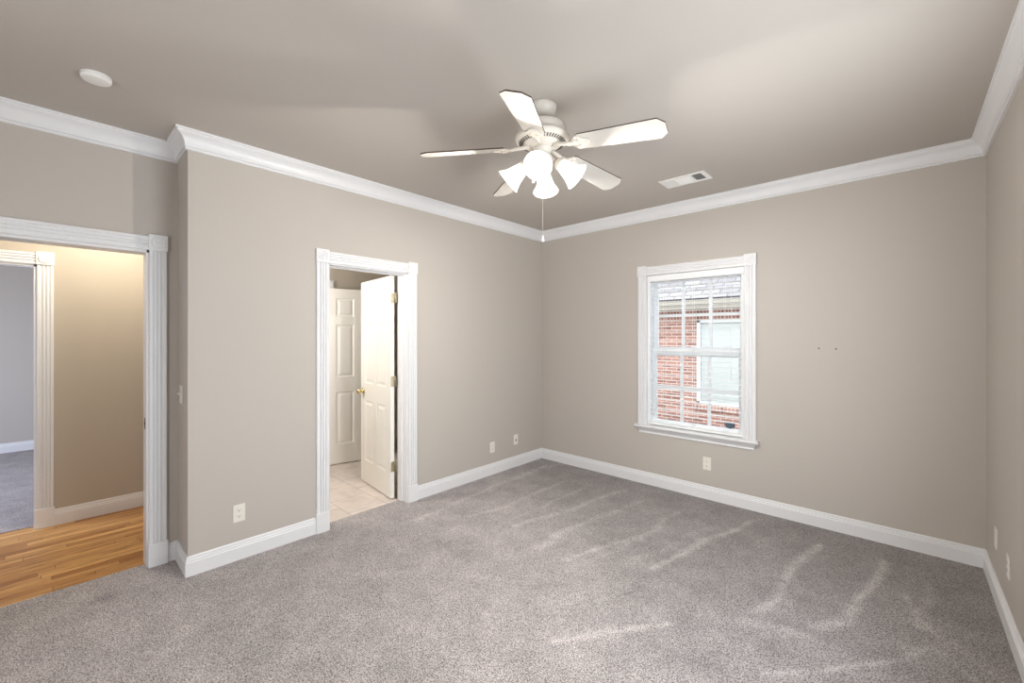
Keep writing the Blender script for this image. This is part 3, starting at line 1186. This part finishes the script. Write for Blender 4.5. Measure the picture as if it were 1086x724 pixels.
while y < VY - .03:   # middle section: fins lengthways
    lv.extrude([(0, -.0012), (.0080, -.0065), (.0090, -.0060), (.001, -.0010)], (-.064, y, 0), (0, 1, 0), (0, 0, 1), (1, 0, 0), .120)
    y += .0085
x = .070
while x < VX - .040:  # right section: fins across, tipped the other way
    lv.extrude([(0, -.0012), (.0065, -.0065), (.0075, -.0060), (.001, -.0010)], (x, -VY + .026, 0), (1, 0, 0), (0, 0, 1), (0, 1, 0), 2 * VY - .052)
    x += .0135
lv.build('louvers', M['white_plastic'], cv)

# ------------------------------------------------------------------ smoke detector
sd = empty('smoke_detector', (.372, -3.893, H))
tag(sd, 'round white smoke detector on the ceiling above the hall opening', 'smoke detector')
MB().lathe([(0, 0), (.055, 0), (.057, -.003), (.057, -.008), (.055, -.009)], (0, 0, 0), (0, 0, 1), 40).build('mounting_base', M['white_plastic'], sd)
MB().lathe([(.054, -.008), (.0565, -.011), (.055, -.022), (.051, -.026), (.045, -.0275), (0, -.028)], (0, 0, 0), (0, 0, 1), 40).build('cover', M['white_plastic'], sd)


# ------------------------------------------------------------------ outlets and switch
def plate(mb, w=.070, h=.115):
    mb.cbox(-w / 2, w / 2, -.0055, 0, -h / 2, h / 2, .0022)
    return mb


def outlet_parts(root):
    plate(MB()).build('cover_plate', M['plastic'], root)
    for sz in (-.0195, .0195):
        r = MB()
        pr = []
        for k in range(20):
            a = 2 * PI * k / 20
            pr.append((.0165 * math.cos(a), max(-.0125, min(.0125, .0165 * math.sin(a)))))
        r.extrude(pr, (0, -.0055, sz), (1, 0, 0), (0, 0, 1), (0, -1, 0), .0018)
        face = r.build('socket', M['plastic'], root)
        s = MB()
        s.box(-.0078, -.0056, -.0079, -.0070, sz - .001, sz + .0075).box(.0052, .0072, -.0079, -.0070, sz + .0005, sz + .0065)
        s.lathe([(.0027, 0), (.0027, .0008), (0, .0008)], (0, -.0072, sz - .0065), (0, -1, 0), 10)
        s.build('slots', M['slot'], face)
    MB().lathe([(.0032, 0), (.003, .0012), (0, .0016)], (0, -.0055, 0), (0, -1, 0), 12).build('screw', M['plastic'], root)


G = 'wall plates around the room'
out0 = empty('wall_outlet', (0, -3.199, .310), PI / 2)
tag(out0, 'ivory double outlet on the left wall between hall opening and bathroom door', 'outlet', G)
outlet_parts(out0)
for loc, rz, lab in (((0, -.845, .292), PI / 2, 'ivory double outlet on the left wall near the far corner, left of the jack plate'),
                     ((1.926, 0, .324), 0, 'ivory double outlet on the back wall below the window'),
                     ((W, -.790, .329), -PI / 2, 'ivory double outlet on the right wall, nearer of the two plates')):
    c = copy_tree(out0)
    c.location, c.rotation_euler = loc, (0, 0, rz)
    c['label'] = lab
jk = empty('jack_plate', (0, -.470, .310), PI / 2)
tag(jk, 'ivory cable jack plate with one dark hole on the left wall beside the corner', 'jack plate', G)
plate(MB()).build('cover_plate', M['plastic'], jk)
o = MB().lathe([(.0085, 0), (.0085, .003), (.0055, .004), (.0055, .010), (.002, .010), (0, .009)], (0, -.0055, -.006), (0, -1, 0), 12).build('jack', M['dark_metal'], jk)
o['label'] = 'dark cable connector'
MB().lathe([(.003, 0), (.003, .0012), (0, .0016)], (0, -.0055, .042), (0, -1, 0), 10).build('screw', M['plastic'], jk)
MB().lathe([(.003, 0), (.003, .0012), (0, .0016)], (0, -.0055, -.042), (0, -1, 0), 10).build('screw', M['plastic'], jk)
bp = empty('blank_plate', (W, -.400, .336), -PI / 2)
tag(bp, 'ivory blank cover plate on the right wall, the one closer to the back corner', 'cover plate', G)
plate(MB()).build('cover_plate', M['plastic'], bp)
MB().lathe([(.003, 0), (.003, .0012), (0, .0016)], (0, -.0055, .042), (0, -1, 0), 10).build('screw', M['plastic'], bp)
MB().lathe([(.003, 0), (.003, .0012), (0, .0016)], (0, -.0055, -.042), (0, -1, 0), 10).build('screw', M['plastic'], bp)
sw = empty('light_switch', (-.190, LC, 1.105), 0)
tag(sw, 'ivory toggle light switch on the narrow return wall beside the hall opening', 'light switch')
plate(MB()).build('cover_plate', M['plastic'], sw)
MB().extrude([(0, -.006), (-.016, .004), (-.0165, .010), (-.010, .012), (0, .006)], (-.004, -.0055, 0), (0, 1, 0), (0, 0, 1), (1, 0, 0), .008).build('toggle', M['plastic'], sw)
MB().lathe([(.003, 0), (.003, .0012), (0, .0016)], (0, -.0055, .030), (0, -1, 0), 10).build('screw', M['plastic'], sw)
MB().lathe([(.003, 0), (.003, .0012), (0, .0016)], (0, -.0055, -.030), (0, -1, 0), 10).build('screw', M['plastic'], sw)

# old screw holes left in the back wall
for x, z, lab in ((2.755, 1.388, 'small dark screw hole in the back wall right of the window, the left one'),
                  (2.862, 1.385, 'small dark screw hole in the back wall, the right one of the pair')):
    m = MB().lathe([(.006, 0), (.006, .001), (.0045, .0025), (.003, .0012), (0, .0010)], (x, 0, z), (0, -1, 0), 14)
    tag(m.build('screw_anchor', M['grille']), lab, 'screw hole', 'screw holes right of the window')

# ------------------------------------------------------------------ house next door, seen through the window
NY = 4.2
nh = empty('neighbor_house', (0.6, NY, -.15))
tag(nh, 'red brick house next door seen through the window', 'house')
NX0, NX1 = -6.0, 4.5
wx0, wx1, wz0, wz1 = .378, 1.44, .21, 1.795
bwm = MB()
bwm.box(NX0, wx0, NY, NY + .2, -.3, 1.97).box(wx1, NX1, NY, NY + .2, -.3, 1.97)
bwm.box(wx0, wx1, NY, NY + .2, -.3, wz0).box(wx0, wx1, NY, NY + .2, wz1, 1.97)
part(bwm, 'brick_wall', M['brick'], nh)
part(MB().box(NX0, NX1, NY - .012, NY + .01, 1.80, 1.97), 'soldier_course', M['soldier'], nh)
part(MB().box(wx0 - .05, wx1 + .05, NY - .05, NY + .02, wz0 - .10, wz0 - .002), 'brick_sill', M['soldier'], nh)
e = MB()
e.box(NX0, NX1, NY - .42, NY + .1, 1.97, 1.99)
e.cbox(NX0, NX1, NY - .45, NY - .42, 1.97, 2.11, .004)
e.cbox(NX0, NX1, NY - .50, NY - .45, 2.05, 2.13, .006)
part(e, 'eaves', M['fascia'], nh)
rf = MB()
rf.box(NX0, NX1, 0, 3.4, 0, .03)
ro = rf.build('roof', M['shingle'], nh)
ro.matrix_parent_inverse = nh.matrix_basis.inverted()
ro.matrix_basis = Matrix.Translation((0, NY - .52, 2.13)) @ Matrix.Rotation(math.radians(33), 4, 'X')
wf = MB()
wf.cbox(wx0, wx0 + .06, NY - .01, NY + .1, wz0, wz1, .004).cbox(wx1 - .06, wx1, NY - .01, NY + .1, wz0, wz1, .004)
wf.cbox(wx0, wx1, NY - .01, NY + .1, wz0, wz0 + .06, .004).cbox(wx0, wx1, NY - .01, NY + .1, wz1 - .06, wz1, .004)
wfo = part(wf, 'window', M['vinyl'], nh)
MB().box(wx0 + .05, wx1 - .05, NY + .03, NY + .034, wz0 + .05, wz1 - .05).build('pane', M['glass'], wfo)
bb = MB()
z = wz0 + .06
while z < wz1 - .06:
    bb.extrude([(0, 0), (.012, .046), (.014, .046), (.002, 0)], (wx0 + .06, NY + .055, z), (0, 1, 0), (0, 0, 1), (1, 0, 0), wx1 - wx0 - .12)
    z += .045
bb.build('blind', M['slat'], wfo)

gd = MB().box(-12, 12, .17, 14, -.20, -.16)
structure(gd.build('ground', M['ground']), 'grey ground between the houses', 'ground')
